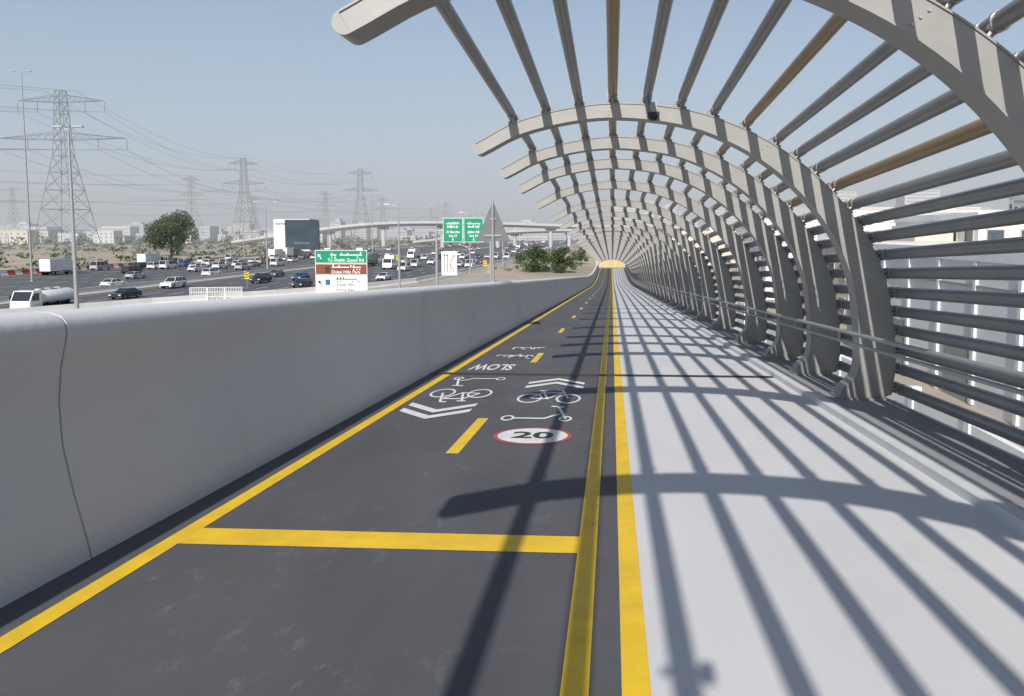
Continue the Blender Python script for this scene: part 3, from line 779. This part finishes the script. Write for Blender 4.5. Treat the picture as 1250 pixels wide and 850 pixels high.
building(27,46,16,26,7.6,bw,name='warehouse_building',win=False); building(52,88,30,22,10.5,bw); building(31,84,16,22,7.5,bb); building(30,112,18,20,7.0,bw)
building(80,60,26,40,11,bg); building(44,150,34,26,11,bw); building(95,130,30,30,13,bb); building(26,20,14,20,4.6,bw,win=False,name='warehouse_building')
building(60,20,22,24,9,bw); building(75,200,40,30,14,bg); building(26,215,20,30,9,bb); building(130,190,40,40,18,bw)
building(140,120,30,30,17,bg); building(170,260,50,40,22,bw); building(110,300,50,40,18,bb)
mb=MB(); mb.box((13,90,GZ+1.1),(.25,220,2.2),bw)
for k in range(45): mb.box((13,-18+k*5,GZ+1.25),(.4,.4,2.5),bw)
mb.obj('boundary_wall')
mb=MB(); mb.poly([(4.5,-20,GZ+.02),(12.6,-20,GZ+.02),(12.6,190,GZ+.02),(4.5,190,GZ+.02)],mat('light_paving',(.48,.46,.43),.85,0,.10,.5)); mb.obj('pavement',fix=False)
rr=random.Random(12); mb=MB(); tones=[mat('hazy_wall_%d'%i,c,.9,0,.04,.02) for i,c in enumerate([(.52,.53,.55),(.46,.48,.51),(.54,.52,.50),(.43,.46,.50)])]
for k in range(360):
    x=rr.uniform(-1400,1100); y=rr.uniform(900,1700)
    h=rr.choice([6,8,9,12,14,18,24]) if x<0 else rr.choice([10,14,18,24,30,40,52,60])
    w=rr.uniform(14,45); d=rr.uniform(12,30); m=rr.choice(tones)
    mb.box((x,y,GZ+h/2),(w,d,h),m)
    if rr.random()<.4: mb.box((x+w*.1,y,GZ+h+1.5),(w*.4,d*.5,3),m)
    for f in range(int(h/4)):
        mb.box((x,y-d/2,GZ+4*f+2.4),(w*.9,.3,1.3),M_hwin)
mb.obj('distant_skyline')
for i in range(26):
    x=-150-rr.random()*560; y=rr.uniform(560,850); w=rr.uniform(14,30); h=rr.choice([6,7,9,11])
    mb=MB(); m=rr.choice([bb,bg,tones[2]]); mb.box((0,0,h/2),(w,12,h),m); mb.box((0,0,h+.3),(w+.4,12.4,.6),m)
    for f in range(max(1,int(h/3.4))):
        for q in range(int(w/4)): mb.box((-w/2+w*(q+.5)/int(w/4),-6,3.4*f+1.9),(1.8,.2,1.6),M_hwin)
    mb.obj('low_rise_house',loc=(x,y,GZ))
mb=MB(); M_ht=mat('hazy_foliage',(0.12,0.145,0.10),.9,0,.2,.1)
for k in range(420):
    x=rr.uniform(-900,250); y=rr.uniform(520,880); R_=rr.uniform(1.5,4)
    if -135<x<-30: continue
    for i in range(22):
        p=Vector((x+rr.gauss(0,.6)*R_,y+rr.gauss(0,.6)*R_,GZ+rr.random()*R_*1.7)); u=Vector((rr.gauss(0,1),rr.gauss(0,1),rr.gauss(0,1))).normalized(); v=u.cross(Vector((0.3,.2,1))).normalized(); s=R_*.4
        mb.poly([p-u*s,p+v*s*.6,p+u*s,p-v*s*.6],M_ht)
mb.obj('distant_tree_belt',fix=False)

# dusty air layer over the plain (a real scattering volume)
hz=bpy.data.materials.new('dust_haze'); hz.use_nodes=True; hn=hz.node_tree.nodes; hl=hz.node_tree.links
hn.remove(hn['Principled BSDF']); vs_=hn.new('ShaderNodeVolumeScatter'); vs_.inputs['Color'].default_value=(.90,.95,1,1); vs_.inputs['Density'].default_value=.00062; vs_.inputs['Anisotropy'].default_value=.0
hl.new(vs_.outputs[0],hn['Material Output'].inputs['Volume'])
mb=MB(); mb.box((0,1600,GZ-.5+75),(5000,2760,150),hz); mb.obj('haze')

# ------------------------------------------------------------------ light & sky
sd=Vector((.127,1,-.722)).normalized()
L=bpy.data.lights.new('sun','SUN'); L.energy=4.9; L.angle=math.radians(.5); L.color=(1,.95,.88)
lo=bpy.data.objects.new('sun',L); COL.objects.link(lo); lo.rotation_euler=sd.to_track_quat('-Z','Y').to_euler(); lo.location=(0,-20,40)
w=bpy.data.worlds.new('World'); sc.world=w; w.use_nodes=True; n=w.node_tree.nodes; l=w.node_tree.links
bg1=n['Background']; sky=n.new('ShaderNodeTexSky'); sky.sky_type='NISHITA'; sky.sun_disc=False
sky.sun_elevation=math.radians(35.6); sky.sun_rotation=math.radians(187.2); sky.dust_density=1.2; sky.air_density=1.0; sky.ozone_density=2.0
l.new(sky.outputs[0],bg1.inputs[0]); bg1.inputs[1].default_value=.115
bg2=n.new('ShaderNodeBackground'); bg2.inputs[0].default_value=(.46,.555,.67,1); bg2.inputs[1].default_value=1.0
tc=n.new('ShaderNodeTexCoord'); sp=n.new('ShaderNodeSeparateXYZ'); l.new(tc.outputs['Generated'],sp.inputs[0])
mr_=n.new('ShaderNodeMapRange'); mr_.inputs[1].default_value=-.02; mr_.inputs[2].default_value=.55; mr_.inputs[3].default_value=.92; mr_.inputs[4].default_value=.10
l.new(sp.outputs[2],mr_.inputs[0]); ms=n.new('ShaderNodeMixShader'); l.new(mr_.outputs[0],ms.inputs[0]); l.new(bg1.outputs[0],ms.inputs[1]); l.new(bg2.outputs[0],ms.inputs[2])
l.new(ms.outputs[0],n['World Output'].inputs[0])
sc.view_settings.view_transform='Standard'; sc.view_settings.look='None'; sc.view_settings.exposure=0

# ------------------------------------------------------------------ camera
cam=bpy.data.cameras.new('camera'); co=bpy.data.objects.new('camera',cam); COL.objects.link(co)
cam.sensor_width=36; cam.lens=36*900/1250; cam.clip_end=12000; cam.clip_start=.05
cam.shift_x=-71/1250; cam.shift_y=-75/1250
psi=math.atan(51/900); th=math.atan(65/900)
F=Vector((-math.sin(psi),math.cos(psi),0)); Rr=Vector((math.cos(psi),math.sin(psi),0)); Z=Vector((0,0,1))
fw=F*math.cos(th)-Z*math.sin(th); up=Z*math.cos(th)+F*math.sin(th)
Mx=Matrix((( Rr.x,up.x,-fw.x,0),(Rr.y,up.y,-fw.y,0),(Rr.z,up.z,-fw.z,HC),(0,0,0,1)))
co.matrix_world=Mx
sc.camera=co
